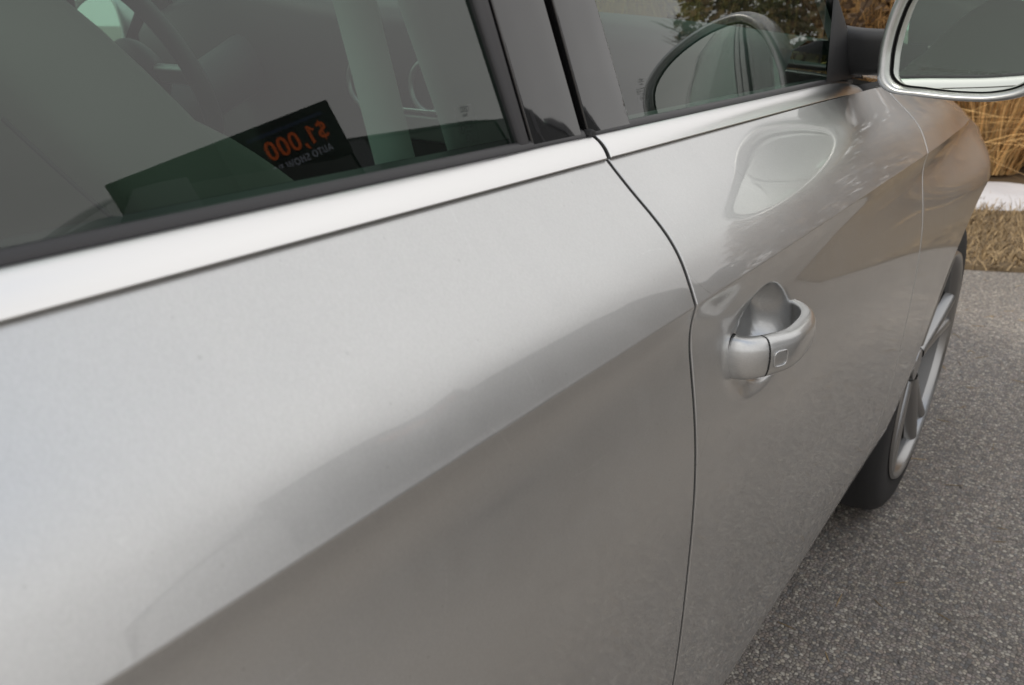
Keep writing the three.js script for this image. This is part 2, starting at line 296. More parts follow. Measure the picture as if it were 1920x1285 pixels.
const pillarBack = pane(cst(0.40, 0.24), cst(0.52, 0.3), 0.95, 1.385, -0.012, 4, 16);
for (const s of [0, 1]) {
  const f = (g) => (s ? mirrored(g) : g.clone());
  part('window_frame_rubber', f(rubberStrip), M.rubber, car);
  part('pillar_cover', f(pillarRear), M.blackGloss, car);
  part('pillar_cover', f(pillarFront), M.blackGloss, car);
  part('pillar_core', f(pillarBack), M.gap, car);
}
// inner pillar trim, seen through the rear window
for (const s of [0, 1]) { const g = grid(6, 14, (u, v) => { const y = lerp(1.38, 0.86, v); const a = lerp(0.362, 0.50, u) - 0.24 * (y - 0.96); return [a, y, glassZ(Math.max(y, 0.95)) - 0.035 - 0.03 * Math.sin(u * Math.PI) ]; }); part('inner_pillar_trim', s ? mirrored(g) : g, M.lightTrim, car); }

// roof, windscreens, roof pillars
const roofEdge = glassZ(1.385);
const roofX0 = cPillarX(1.385), roofX1 = aPillarX(1.385);
part('roof', grid(24, 24, (u, v) => { const x = lerp(roofX0 - 0.12, roofX1 + 0.03, u), z = lerp(2 * ZC - roofEdge, roofEdge, v), q = Math.abs(v - 0.5) * 2, e = Math.abs(u - 0.45) * 1.9; return [x, 1.39 + 0.065 * (1 - Math.pow(q, 2.4)) - 0.02 * e * e, z]; }), M.paint, car);
part('headliner', grid(8, 8, (u, v) => { const x = lerp(roofX0, roofX1, u), z = lerp(2 * ZC - roofEdge + 0.02, roofEdge - 0.02, v), q = Math.abs(v - 0.5) * 2; return [x, 1.365 + 0.05 * (1 - q * q), z]; }), M.headliner, car);
const cowlX = (q) => 1.42 - 0.26 * q * q;                         // q: 0 at the centre line, 1 at the side
part('windscreen', grid(20, 14, (u, v) => { const q = (u - 0.5) * 2, a = Math.abs(q); const y = lerp(0.965, 1.40 + 0.055 * (1 - a * a), v), zb = ZC + q * 0.77, zt = ZC + q * (Math.abs(roofEdge - ZC) - 0.02); return [lerp(cowlX(a), roofX1 + 0.03 + 0.04 * (1 - a * a), v), y, lerp(zb, zt, v)]; }), M.glass, car);
part('rear_screen', grid(16, 12, (u, v) => { const q = (u - 0.5) * 2, a = Math.abs(q); return [lerp(-1.30 - 0.10 * (1 - a * a), roofX0 - 0.12, v), lerp(0.965, 1.375 + 0.05 * (1 - a * a), v), ZC + q * lerp(0.72, 0.56, v)]; }), M.glass, car);
for (const s of [0, 1]) {
  const a = grid(3, 20, (u, v) => { const y = lerp(0.950, 1.392, v), x = aPillarX(y) + lerp(0.0, 0.052, u); return [x, y, glassZ(y, 0.004) - [0, 0.006, 0.022, 0.045][Math.round(u * 3)]]; });
  part('front_roof_pillar', s ? mirrored(a) : a, M.paint, car);
  const f = grid(4, 20, (u, v) => { const y = lerp(0.955, 1.39, v), x = aPillarX(y) - lerp(0.0, 0.030, u); return [x, y, glassZ(y, [0.002, 0.0045, 0.0045, 0.003, -0.004][Math.round(u * 4)])]; });
  part('door_window_frame', s ? mirrored(f) : f, M.blackMatte, car);
  const c = grid(8, 14, (u, v) => { const y = lerp(0.945, 1.385, v), x = lerp(-1.35 + (y - 0.945) * 1.35, cPillarX(y), u); return [x, y, glassZ(y, 0.003) - 0.05 * (1 - u) * (1 - u)]; });
  part('rear_roof_pillar', s ? mirrored(c) : c, M.paint, car);
}
// hood, scuttle, bumpers, boot lid, floor
const sideTop = (x) => skin(x, x > 0 ? topY(x) : rearTop(x));
part('hood', grid(30, 24, (u, v) => { const q = (u - 0.5) * 2, a = Math.abs(q); const x = lerp(1.30 + 0.10 * (1 - a * a), 2.30 + 0.12 * (1 - a * a), v); const zs = Math.abs(sideTop(Math.min(x, 2.3)) - ZC) - 0.004; return [x, topY(Math.min(x, 2.3)) - 0.002 + 0.055 * (1 - Math.pow(a, 2.2)), ZC + q * zs]; }), M.paint, car);
part('scuttle_panel', grid(20, 3, (u, v) => { const q = (u - 0.5) * 2, a = Math.abs(q); return [lerp(cowlX(a) - 0.02, 1.42 + 0.05 * (1 - a * a), v), lerp(0.958, 0.935 + 0.05 * (1 - a * a), v), ZC + q * lerp(0.80, 0.82, v)]; }), M.blackMatte, car);
part('front_bumper', grid(40, 12, (u, v) => { const q = (u - 0.5) * 2, a = Math.abs(q), y = lerp(0.755, 0.20, v); const zs = Math.abs(skin(2.30, Math.max(0.30, Math.min(y, 0.74))) - ZC); const b = Math.pow(a, 5); return [lerp(2.46 + 0.04 * Math.sin(v * 3.1), 2.30, b) , y, ZC + q * zs]; }), M.paint, car);
part('grille', rbox(0.03, 0.30, 0.55, 0.02, [2.49, 0.50, ZC]), M.blackMatte, car);
part('rear_bumper', grid(40, 12, (u, v) => { const q = (u - 0.5) * 2, a = Math.abs(q), y = lerp(0.90, 0.24, v); const zs = Math.abs(skin(-2.15, Math.max(0.30, Math.min(y, 0.89))) - ZC); return [-lerp(2.30 + 0.04 * Math.sin(v * 3.1), 2.15, Math.pow(a, 5)), y, ZC + q * zs]; }), M.paint, car);
part('boot_lid', grid(20, 10, (u, v) => { const q = (u - 0.5) * 2, a = Math.abs(q), x = lerp(-1.32 - 0.08 * (1 - a * a), -2.30 + 0.15 * Math.pow(a, 5), v); const zs = Math.abs(sideTop(Math.max(x, -2.15)) - ZC); return [x, rearTop(x) + 0.035 * (1 - a * a), ZC + q * zs]; }), M.paint, car);
part('underbody', rbox(4.3, 0.10, 1.36, 0.03, [0.15, 0.27, ZC]), M.blackMatte, car);
for (const s of [0, 1]) { const g = rbox(2.05, 0.10, 0.10, 0.03, [0.23, 0.255, -0.325]); part('sill', s ? mirrored(g) : g, M.blackMatte, car); }

// wheels
function wheel(x, side) {
  const zf = side > 0 ? -0.212 : 2 * ZC + 0.212, s = side;
  const w = group('wheel', [x, WR, zf], car);
  const prof = [[0.246, 0.004], [0.252, 0.000], [0.272, 0.005], [0.302, 0.002], [0.317, -0.005], [0.329, -0.020], [0.334, -0.045], [0.335, -0.11], [0.334, -0.175], [0.327, -0.20], [0.305, -0.216], [0.24, -0.22]];
  const ring = (pf, n = 72, tread = false) => grid(n, pf.length - 1, (u, v, i, j) => { const a = u * 2 * Math.PI, [r, o] = pf[j]; return [x + r * Math.cos(a), WR + r * Math.sin(a), zf + s * o]; }, true);
  part('tyre', ring(prof), M.tyre, w);
  for (const o of [-0.075, -0.11, -0.145]) { part('tread_groove', ring([[0.3356, o + 0.004], [0.3358, o], [0.3356, o - 0.004]]), M.gap, w); }
  const rim = part('rim', ring([[0.251, 0.003], [0.248, 0.008], [0.243, 0.008], [0.236, 0.001], [0.233, -0.012]]), M.alloy, w);
  part('rim_barrel', ring([[0.233, -0.012], [0.226, -0.05], [0.215, -0.17]]), M.barrel, w);
  for (let k = 0; k < 5; k++) for (const q of [-0.14, 0.14]) {
    const a = (k / 5) * 2 * Math.PI + 0.25 + q;
    const g = grid(8, 10, (u, v) => { const r = lerp(0.045, 0.236, v), b = a - q * (1 - v) * 0.7, hw = lerp(0.016, 0.022, v), c = (u - 0.5) * 2, hgt = Math.sqrt(Math.max(0, 1 - c * c)); const tx = -Math.sin(b), ty = Math.cos(b); return [x + r * Math.cos(b) + tx * c * hw, WR + r * Math.sin(b) + ty * c * hw, zf + s * (-0.018 - 0.016 * (1 - v) + 0.022 * hgt)]; });
    part('spoke', g, M.alloy, w);
  }
  part('hub_cap', (() => { const g = new THREE.CylinderGeometry(0.034, 0.040, 0.02, 28); g.rotateX(Math.PI / 2 * s); g.translate(x, WR, zf - s * 0.024); return g; })(), M.satin, w);
  part('hub', (() => { const g = new THREE.CylinderGeometry(0.062, 0.062, 0.03, 28); g.rotateX(Math.PI / 2); g.translate(x, WR, zf - s * 0.045); return g; })(), M.alloy, w);
  part('brake_disc', (() => { const g = new THREE.CylinderGeometry(0.155, 0.155, 0.02, 40); g.rotateX(Math.PI / 2); g.translate(x, WR, zf - s * 0.12); return g; })(), M.darkTrim, w);
}
for (const x of [WX, RX]) for (const s of [1, -1]) wheel(x, s);

// door handle: a strap on a curved path in front of the finger dish
{
  const h = group('door_handle', [0.60, 0.795, -0.188], car);
  const path = [[0.5430, -0.006], [0.5440, 0.003], [0.5475, 0.0085], [0.557, 0.0155], [0.572, 0.0222], [0.590, 0.0278], [0.618, 0.0280], [0.643, 0.0248], [0.662, 0.0175], [0.674, 0.0070], [0.679, -0.004], [0.681, -0.016]];
  const cv = new THREE.CatmullRomCurve3(path.map(([x, w]) => new THREE.Vector3(x, 0, w)), false, 'centripetal');
  const yMid = (x) => 0.7855 - 0.02 * (x - 0.52);
  const base = (x, y) => skin(x, y);
  const halfH = (t) => lerp(0.0170, 0.0138, smooth(0.1, 0.9, t));
  function strap(t0, t1, n, capA, capB) {
    const cols = []; if (capA) cols.push([t0, 0.0], [t0, 0.90], [t0, 0.985]); for (let i = 0; i <= n; i++) cols.push([lerp(t0, t1, i / n), 1]); if (capB) cols.push([t1, 0.97], [t1, 0.8], [t1, 0.0]);
    const m = 32;
    return grid(m, cols.length - 1, (u, v, i, j) => {
      const [t, sc] = cols[j], P = cv.getPoint(t), T = cv.getTangent(t), a = u * 2 * Math.PI; const nx = -T.z, nz = T.x;            // outward normal in plan
      const e = 4.2, ca = Math.cos(a), sa = Math.sin(a); const sx = Math.sign(ca) * Math.pow(Math.abs(ca), 2 / e), sy = Math.sign(sa) * Math.pow(Math.abs(sa), 2 / e);
      const hh = halfH(t) * sc, th = 0.0062 * sc; const yy = yMid(P.x) + sy * hh; const off = sx * th - 0.004 * sy * sy * (sy > 0 ? 1 : 0.4);
      return [P.x + nx * off, yy, base(0.60, 0.795) + P.z + nz * off];
    }, true);
  }
  part('lock_cover', strap(0.0, 0.292, 20, true, true), M.paint, h);
  part('grip', strap(0.300, 1.0, 50, true, false), M.paint, h);
  part('gasket', (() => { const g = strap(0.0, 0.030, 3, true, false), p = g.attributes.position; for (let i = 0; i < p.count; i++) { p.setY(i, 0.7855 + (p.getY(i) - 0.7855) * 1.10); p.setX(i, p.getX(i) - 0.0016); p.setZ(i, p.getZ(i) - 0.0005); } return g; })(), M.gap, h);
  part('seam', strap(0.290, 0.302, 2, false, false).scale(1, 1, 1), M.gap, h);
  // raised outline of the small square button on the grip
  const bx = 0.5690, by = 0.7835, pts = []; const bz = (x) => { let best = 0, bd = 9; for (let t = 0; t <= 1; t += 0.004) { const P = cv.getPoint(t); const q = Math.abs(P.x - x); if (q < bd) { bd = q; best = P.z; } } return base(0.60, 0.795) + best + 0.0068; };
  for (let k = 0; k < 24; k++) { const a = k / 24 * 2 * Math.PI, c = Math.cos(a), s = Math.sin(a), r = 0.0066; const x = bx + Math.sign(c) * Math.pow(Math.abs(c), 0.45) * r, y = by + Math.sign(s) * Math.pow(Math.abs(s), 0.45) * r; pts.push([x, y, bz(x)]); }
  part('button', tube(pts, 0.0007, 48, 6, true), M.paint, h);
}

// door mirror
{
  const m = group('door_mirror', [1.0, 0.985, -0.25], car);
  const out = [[-0.229, 0.996], [-0.228, 0.980], [-0.2245, 0.963], [-0.212, 0.9535], [-0.18, 0.951], [-0.138, 0.950], [-0.102, 0.953], [-0.077, 0.962], [-0.062, 0.979], [-0.058, 1.003], [-0.065, 1.032], [-0.087, 1.054], [-0.122, 1.070], [-0.165, 1.078], [-0.199, 1.074], [-0.218, 1.054], [-0.2265, 1.024]].map(([z, y]) => [z * 1.074, 1.035 + (y - 1.035) * 1.074]);
  const cv = new THREE.CatmullRomCurve3(out.map(([z, y]) => new THREE.Vector3(0, y, z)), true, 'centripetal');
  const cz = -0.154, cy = 1.008, n = 96, slope = -0.24;
  const rim = Array.from({ length: n + 1 }, (_, i) => { const p = cv.getPointAt((i % n) / n); return [p.z, p.y]; });
  const at = (z, y, f, dx) => { const zz = cz + (z - cz) * f, yy = cy + (y - cy) * f; return [1.02 + slope * (zz + 0.246) + dx, yy, zz]; };
  const ringsH = [[0.862, 0.014], [0.870, 0.007], [0.89, 0.001], [0.93, -0.003], [0.98, -0.001], [0.995, 0.004], [1.003, 0.012], [1.004, 0.022], [1.0, 0.034], [0.97, 0.055], [0.90, 0.078], [0.78, 0.096], [0.60, 0.108], [0.35, 0.115], [0.0, 0.118]];
  part('housing', grid(n, ringsH.length - 1, (u, v, i, j) => at(rim[i][0], rim[i][1], ringsH[j][0], ringsH[j][1]), true), M.paint, m);
  const bez = [[0.863, 0.012], [0.858, 0.020], [0.83, 0.022], [0.78, 0.024]];
  part('bezel', grid(n, bez.length - 1, (u, v, i, j) => at(rim[i][0], rim[i][1], bez[j][0], bez[j][1]), true), M.blackMatte, m);
  const yaw = 0.10;                                               // the glass is turned in towards the driver
  const gl = (f, dx = 0) => (i) => { const [x, y, z] = at(rim[i][0], rim[i][1], f, 0.012 + dx); return [x - (z - cz) * yaw * 0.6 + (y - cy) * 0.008, y, z]; };
  const ga = [[0.846, 0.0014], [0.838, 0.0002], [0.828, 0], [0.6, 0], [0.3, 0], [0.0, 0]];
  const glass = part('mirror_glass', grid(n, ga.length - 1, (u, v, i, j) => gl(ga[j][0], ga[j][1])(i), true), M.mirrorGlass, m);
  // the warning etched along the bottom of the glass
  const cvs = document.createElement('canvas'); cvs.width = 1024; cvs.height = 48; const g2 = cvs.getContext('2d'); g2.fillStyle = '#000'; g2.fillRect(0, 0, 1024, 48); g2.fillStyle = '#fff'; g2.font = 'bold 30px sans-serif'; g2.textAlign = 'center'; g2.textBaseline = 'middle'; g2.fillText('OBJECTS IN MIRROR ARE CLOSER THAN THEY APPEAR', 512, 24, 1000);
  const tex = new THREE.CanvasTexture(cvs);
  const txt = grid(10, 1, (u, v) => { const z = lerp(-0.215, -0.099, u), y = lerp(0.9775, 0.9705, v) + (z + 0.154) * -0.02; const x = 1.02 + slope * (z + 0.246) + 0.012 - (z - cz) * yaw * 0.6 + (y - cy) * 0.008 - 0.0006; return [x, y, z, u, 1 - v]; });
  part('etched_warning', txt, std(lin(0.10, 0.11, 0.10), 0.6, 0, { alphaMap: tex, transparent: true, opacity: 0.45 }), m);
  // arm and sail
  part('arm', (() => { const pts = [[1.100, 0.990, -0.318], [1.098, 0.990, -0.295], [1.090, 0.992, -0.265], [1.078, 0.996, -0.235], [1.07, 1.0, -0.19]]; const c = new THREE.CatmullRomCurve3(pts.map((p) => new THREE.Vector3(...p))); return grid(20, 16, (u, v) => { const a = u * 2 * Math.PI, P = c.getPoint(v), e = (q) => Math.sign(q) * Math.pow(Math.abs(q), 0.6); return [P.x + 0.030 * e(Math.cos(a)), P.y + lerp(0.030, 0.024, v) * e(Math.sin(a)) - 0.008 * v, P.z]; }, true); })(), M.blackMatte, m);
  part('sail_panel', grid(12, 10, (u, v) => { const y = lerp(0.9565, 1.062, v), xe = aPillarX(y) - 0.004, xs = lerp(0.985, 1.036, v); const b = Math.sin(u * Math.PI) * Math.sin(v * Math.PI); return [lerp(xs, xe, u), y, glassZ(y, 0.004 + 0.004 * Math.sqrt(Math.max(0, b)))]; }), M.blackMatte, m);
}
// the other side's mirror, seen only from other places
{ const src = car.children.find((c) => c.name === 'door_mirror'); const m = group('door_mirror', [1.0, 0.985, 2 * ZC + 0.25], car); for (const c of src.children) if (c.name !== 'etched_warning') { const g = c.geometry.clone().translate(1.0, 0.985, -0.25); part(c.name, mirrored(g), c.material, m); } }

// fine etched marks on the windows
function etched(x, y, w, h, draw, col) {
  const c = document.createElement('canvas'); c.width = 256; c.height = 256; const g = c.getContext('2d'); g.fillStyle = '#000'; g.fillRect(0, 0, 256, 256); g.strokeStyle = g.fillStyle = '#fff'; draw(g);
  const geo = grid(2, 2, (u, v) => { const yy = lerp(y + h, y, v); return [lerp(x, x + w, u), yy, glassZ(yy, 0.0006), u, 1 - v]; });
  part('etched_mark', geo, std(col, 0.9, 0, { alphaMap: new THREE.CanvasTexture(c), transparent: true, opacity: 0.5 }), car);
}
function ringsMark(g) {
  g.lineWidth = 5; for (let k = 0; k < 4; k++) { g.beginPath(); g.arc(92 + k * 25, 26, 17, 0, 7); g.stroke(); }
  g.font = 'bold 30px sans-serif'; g.textAlign = 'center'; g.fillText('Audi', 128, 76); g.textAlign = 'left';
  g.lineWidth = 5; g.beginPath(); g.arc(52, 150, 34, 0, 7); g.stroke(); g.font = 'bold 46px sans-serif'; g.fillText('E', 36, 166);
  g.font = 'bold 22px sans-serif'; g.fillText('TEMPERED', 96, 122); g.fillText('43R', 100, 154); g.fillText('AS 2', 160, 154); g.fillText('M 305', 110, 186); g.beginPath(); g.arc(112, 222, 24, 0, 7); g.stroke(); g.fillText('CCC', 92, 230);
}
etched(0.3360, 0.9655, 0.0165, 0.0205, ringsMark, lin(0.006, 0.008, 0.008));
etched(0.5420, 0.9720, 0.018, 0.0160, ringsMark, lin(0.02, 0.024, 0.024));

// ---------------------------------------------------------------- cabin
function seat(cx, cz) {
  const s = group('front_seat', [cx, 0.3, cz], car);
  const blob = (pts, hw, nu = 24) => grid(nu, pts.length - 1, (u, v, i, j) => { const a = u * 2 * Math.PI, [px, py, tx, ty, th, w] = pts[j]; const e = (q, p) => Math.sign(q) * Math.pow(Math.abs(q), p); return [cx + px + tx * th * e(Math.cos(a), 0.6), py + ty * th * e(Math.cos(a), 0.6), cz + hw * w * e(Math.sin(a), 0.5)]; }, true);
  const back = []; for (let k = 0; k <= 22; k++) { const t = k / 22, y = lerp(0.50, 1.09, t), x = 0.10 - 0.30 * t - 0.05 * t * t; const cap = Math.sqrt(Math.max(0, 1 - Math.pow((t - 0.5) * 2, 8))); back.push([x, y, 0.93, 0.36, lerp(0.085, 0.05, t) * Math.max(0.02, cap), lerp(1.0, 0.72, smooth(0.45, 1, t)) * Math.max(0.05, Math.pow(cap, 0.7))]); }
  part('seat_back', blob(back, 0.265), M.seat, s);
  for (const q of [-1, 1]) { const pts = []; for (let k = 0; k <= 12; k++) { const t = k / 12; pts.push([cx + 0.17 - 0.28 * t - 0.05 * t * t, lerp(0.52, 0.97, t), cz + q * (0.235 - 0.06 * smooth(0.5, 1, t))]); } part('side_bolster', taper(pts, (t) => 0.055 * Math.pow(Math.max(0, 1 - Math.pow(Math.abs(2 * t - 1), 4)), 0.5), 30, 14), M.seat, s); }
  part('seat_cushion', rbox(0.52, 0.15, 0.52, 0.06, [cx + 0.30, 0.50, cz], [0, 0, 0.10]), M.seat, s);
  part('headrest', rbox(0.10, 0.19, 0.27, 0.045, [cx - 0.275, 1.185, cz], [0, 0, 0.2]), M.seat, s);
  for (const o of [-0.06, 0.06]) part('headrest_post', new THREE.CylinderGeometry(0.006, 0.006, 0.14, 8).translate(cx - 0.255, 1.07, cz + o), M.chrome, s);
  const seam = []; for (let k = 0; k <= 14; k++) { const t = k / 14; seam.push([cx + 0.05 - 0.29 * t, lerp(0.56, 0.98, t), cz + 0.255 - 0.05 * smooth(0.45, 1, t)]); } part('seat_seam', tube(seam, 0.0015, 30, 6), M.darkTrim, s);
}
seat(0.42, -0.70); seat(0.42, -1.50);
part('rear_bench', merge([rbox(0.50, 0.16, 1.25, 0.06, [-0.52, 0.50, ZC]), rbox(0.16, 0.58, 1.25, 0.06, [-0.80, 0.80, ZC], [0, 0, -0.35])]), M.seat, car);
part('cabin_floor', rbox(2.2, 0.02, 1.40, 0.005, [0.25, 0.335, ZC]), M.carpet, car);
for (const s of [0, 1]) { const g = grid(20, 10, (u, v) => { const x = lerp(-0.7, 1.15, u), y = lerp(0.955, 0.36, v); return [x, y, -0.33 - 0.02 * Math.sin(v * 3.1) - 0.015 * (v < 0.1 ? 0 : 1)]; }); part('door_card', s ? mirrored(g) : g, M.darkTrim, car); const sh = rbox(1.75, 0.012, 0.035, 0.005, [0.25, 0.950, -0.312]); part('door_sill_cap', s ? mirrored(sh) : sh, M.darkTrim, car); }
part('dashboard', grid(30, 14, (u, v) => { const q = (u - 0.5) * 2, P = [[1.40, 0.962], [1.30, 0.985], [1.20, 0.998], [1.10, 1.000], [1.05, 0.990], [1.03, 0.965], [1.03, 0.93], [1.045, 0.88], [1.06, 0.83], [1.05, 0.78], [1.07, 0.72], [1.10, 0.66], [1.14, 0.60], [1.18, 0.52], [1.2, 0.40]][Math.round(v * 14)]; return [P[0] - 0.03 * q * q, P[1] + (0.047 * (1 - q * q) + 0.07 * Math.exp(-Math.pow((q + 0.62) / 0.36, 2))) * smooth(0.90, 0.98, P[1]), ZC + q * 0.755]; }), M.darkTrim, car);
part('dash_inlay', rbox(0.012, 0.045, 0.62, 0.005, [1.020, 0.845, -0.72]), M.satin, car);
part('dash_edge_strip', rbox(0.010, 0.006, 0.66, 0.002, [1.016, 0.875, -0.72]), M.chrome, car);
part('glovebox_line', rbox(0.006, 0.004, 0.50, 0.001, [1.050, 0.745, -0.66]), M.satin, car);
part('glovebox_line', rbox(0.006, 0.004, 0.46, 0.001, [1.075, 0.665, -0.66]), M.satin, car);
for (const [z, y] of [[-0.96, 0.915], [-1.12, 0.915], [-0.42, 0.915]]) { const g = new THREE.TorusGeometry(0.042, 0.006, 10, 40); g.rotateY(Math.PI / 2); g.translate(1.018, y, z); part('air_vent_ring', g, M.satin, car); const d = new THREE.CylinderGeometry(0.038, 0.038, 0.012, 32); d.rotateZ(Math.PI / 2); d.translate(1.024, y, z); part('air_vent', d, M.blackMatte, car); }
part('centre_console', rbox(1.0, 0.26, 0.24, 0.05, [0.62, 0.50, ZC]), M.darkTrim, car);
part('console_trim', tube([[0.98, 0.80, -0.965], [0.95, 0.74, -0.965], [0.93, 0.68, -0.965], [0.86, 0.645, -0.967], [0.70, 0.640, -0.97], [0.45, 0.640, -0.97]], 0.005, 60, 8), M.chrome, car);
part('gear_lever', (() => { const g = new THREE.SphereGeometry(0.032, 20, 14); g.scale(1, 1.3, 0.8); g.translate(0.74, 0.72, ZC); return merge([g, rbox(0.02, 0.10, 0.02, 0.006, [0.74, 0.66, ZC])]); })(), M.darkTrim, car);
{ const w = group('steering_wheel', [0.86, 0.90, -1.50], car); const rot = (g) => { g.rotateY(Math.PI / 2); g.rotateZ(0.42); g.translate(0.80, 0.93, -1.50); return g; };
  part('wheel_ring', rot(new THREE.TorusGeometry(0.185, 0.017, 14, 60)), M.darkTrim, w); part('wheel_hub', rot(new THREE.SphereGeometry(0.075, 24, 16).scale(1, 0.85, 0.45)), M.darkTrim, w); part('spoke', rot(new RoundedBoxGeometry(0.34, 0.035, 0.018, 2, 0.008)), M.satin, w); part('spoke', rot(new RoundedBoxGeometry(0.04, 0.17, 0.018, 2, 0.008).translate(0, -0.09, 0)), M.satin, w);
  const col = new THREE.CylinderGeometry(0.05, 0.06, 0.26, 16); col.rotateZ(Math.PI / 2 - 0.42 * -1); col.translate(0.93, 0.885, -1.50); part('steering_column', col, M.darkTrim, w); }
// seat belt of the front passenger: from the pillar down to the anchor
{ const a = [0.345, 1.36, -0.475], b = [0.352, 0.90, -0.350];
  const g = grid(6, 60, (u, v) => { const y = lerp(a[1], b[1], v), t = (a[1] - y) / (a[1] - b[1]); const c = [lerp(a[0], b[0], t), y, lerp(a[2], b[2], t)]; const w = (u - 0.5) * 0.048; return [c[0] + w * 0.94, c[1], c[2] - w * 0.22, u * 1.6, v * 15]; });
  part('seat_belt', g, M.belt, car); }

// ---------------------------------------------------------------- the dark vehicle alongside, mirrored in glass and paint
const suv = group('grey_estate_car', [2.6, 0, 2.17]);
tag(suv, 'grey estate car with black roof carrying a placard, parked alongside the silver sedan', 'car');
{
  const SX = 0.90, SZ = 2.17, half = 0.90;
  const roofY = softTable([[SX, 1.27], [SX + 0.12, 1.37], [SX + 0.9, 1.40], [SX + 1.7, 1.395], [SX + 2.05, 1.34], [SX + 2.65, 0.98], [SX + 3.1, 0.94], [SX + 3.7, 0.85], [SX + 3.86, 0.68]]);
  const beltY = softTable([[SX, 0.97], [SX + 2.6, 0.93], [SX + 3.7, 0.83], [SX + 3.86, 0.66]]);
  const xs = []; for (let i = 0; i <= 80; i++) xs.push(SX + 3.86 * i / 80);
  const ends = (x) => 1 - 0.10 * Math.pow(Math.max(0, 1 - (x - SX) / 0.25), 2) - 0.22 * Math.pow(Math.max(0, (x - SX - 3.0) / 0.86), 2);
  for (const s of [-1, 1]) {
    const side = grid(80, 14, (u, v, i) => { const x = xs[i], y = lerp(beltY(x), 0.30, v), b = Math.sin(Math.min(1, (1 - v) * 1.02) * Math.PI); const w = (half - 0.05 * (1 - v) * (1 - v) * 1.2 + 0.015 * b - 0.05 * Math.pow(v, 6)) * ends(x); return [x, y, SZ + s * w]; });
    part('body_side', side, M.greyPaint, suv);
    const gh = grid(50, 8, (u, v) => { const x = lerp(SX + 0.22, SX + 2.55, u), yr = roofY(x) - 0.03, y = lerp(beltY(x), Math.max(beltY(x) + 0.005, yr), v); const t = (y - beltY(x)) / 0.44; return [x, y, SZ + s * (0.852 - 0.14 * t)]; });
    part('side_glass', gh, M.darkGlass, suv);
    for (const [xa, xb] of [[SX + 0.02, SX + 0.26], [SX + 0.86, SX + 0.94], [SX + 1.66, SX + 1.75]]) { part('pillar', grid(3, 10, (u, v) => { const x = lerp(xa, xb, u), y = lerp(beltY(x) - 0.01, roofY(x) - 0.025, v), t = (y - beltY(x)) / 0.44; return [x, y, SZ + s * (0.858 - 0.14 * t)]; }), M.suvPaint, suv); }
    part('front_roof_pillar', grid(2, 14, (u, v) => { const x = lerp(SX + 2.62, SX + 1.98, v) + u * 0.08 - 0.04, y = lerp(beltY(SX + 2.6), roofY(SX + 1.98) - 0.01, v), t = (y - 0.93) / 0.44; return [x, y, SZ + s * (0.860 - 0.14 * t)]; }), M.suvPaint, suv);
    const rail = []; for (let k = 0; k <= 8; k++) { const x = SX + 0.22 + 1.6 * k / 8; rail.push([x, roofY(x) - 0.004, SZ + s * 0.62]); } part('roof_rail', tube(rail, 0.014, 40, 8), M.blackMatte, suv);
    const mg = new THREE.SphereGeometry(1, 20, 14); mg.scale(0.06, 0.085, 0.11); mg.translate(SX + 2.35, 1.0, SZ + s * 0.97); part('door_mirror', mg, M.suvPaint, suv);
    for (const wx of [SX + 0.72, SX + 3.05]) { const w = group('wheel', [wx, 0.36, SZ + s * 0.80], suv); const t = new THREE.TorusGeometry(0.27, 0.095, 16, 48); t.scale(1, 1, 1.2); t.translate(wx, 0.365, SZ + s * 0.81); part('tyre', t, M.tyre, w); const d = new THREE.CylinderGeometry(0.22, 0.22, 0.12, 36); d.rotateX(Math.PI / 2); d.translate(wx, 0.365, SZ + s * 0.82); part('rim', d, M.alloy, w); }
  }
  part('roof', grid(60, 20, (u, v) => { const x = lerp(SX + 0.02, SX + 2.05, u), q = (v - 0.5) * 2; return [x, roofY(x) - 0.05 * Math.pow(Math.abs(q), 5) + 0.02 * (1 - q * q), SZ + q * 0.72]; }), M.suvPaint, suv);
  part('hood', grid(30, 16, (u, v) => { const x = lerp(SX + 2.6, SX + 3.86, u), q = (v - 0.5) * 2; return [x, beltY(x) + 0.05 * (1 - q * q), SZ + q * 0.865 * ends(x)]; }), M.greyPaint, suv);
  part('windscreen', grid(12, 10, (u, v) => { const q = (u - 0.5) * 2; return [lerp(SX + 2.66 + 0.1 * (1 - q * q), SX + 2.03, v), lerp(0.94, 1.335 + 0.03 * (1 - q * q), v), SZ + q * lerp(0.84, 0.70, v)]; }), M.glass, suv);
  part('tailgate', grid(12, 12, (u, v) => { const q = (u - 0.5) * 2, y = lerp(1.33, 0.35, v); return [SX + 0.02 + 0.06 * Math.max(0, (y - 0.97) / 0.4) - 0.03 * (1 - q * q), y, SZ + q * (y > 0.97 ? lerp(0.80, 0.72, (y - 0.97) / 0.36) : 0.80)]; }), M.greyPaint, suv);
  part('front_end', grid(12, 8, (u, v) => { const q = (u - 0.5) * 2; return [SX + 3.86 + 0.05 * (1 - q * q), lerp(0.72, 0.28, v), SZ + q * 0.71]; }), M.greyPaint, suv);
  part('underbody', rbox(3.5, 0.12, 1.5, 0.03, [SX + 1.9, 0.36, SZ]), M.blackMatte, suv);
  part('cabin', rbox(2.0, 0.62, 1.36, 0.1, [SX + 1.2, 0.68, SZ]), M.carpet, suv);
}
{ // another one on the far side, seen dimly through the cabin
  const far = suv.clone(); far.name = numbered('grey_estate_car'); far.position.set(1.75, 0, -4.35); scene.add(far);
  tag(far, 'grey estate car with black roof seen dimly through the cabin glass', 'car');
}
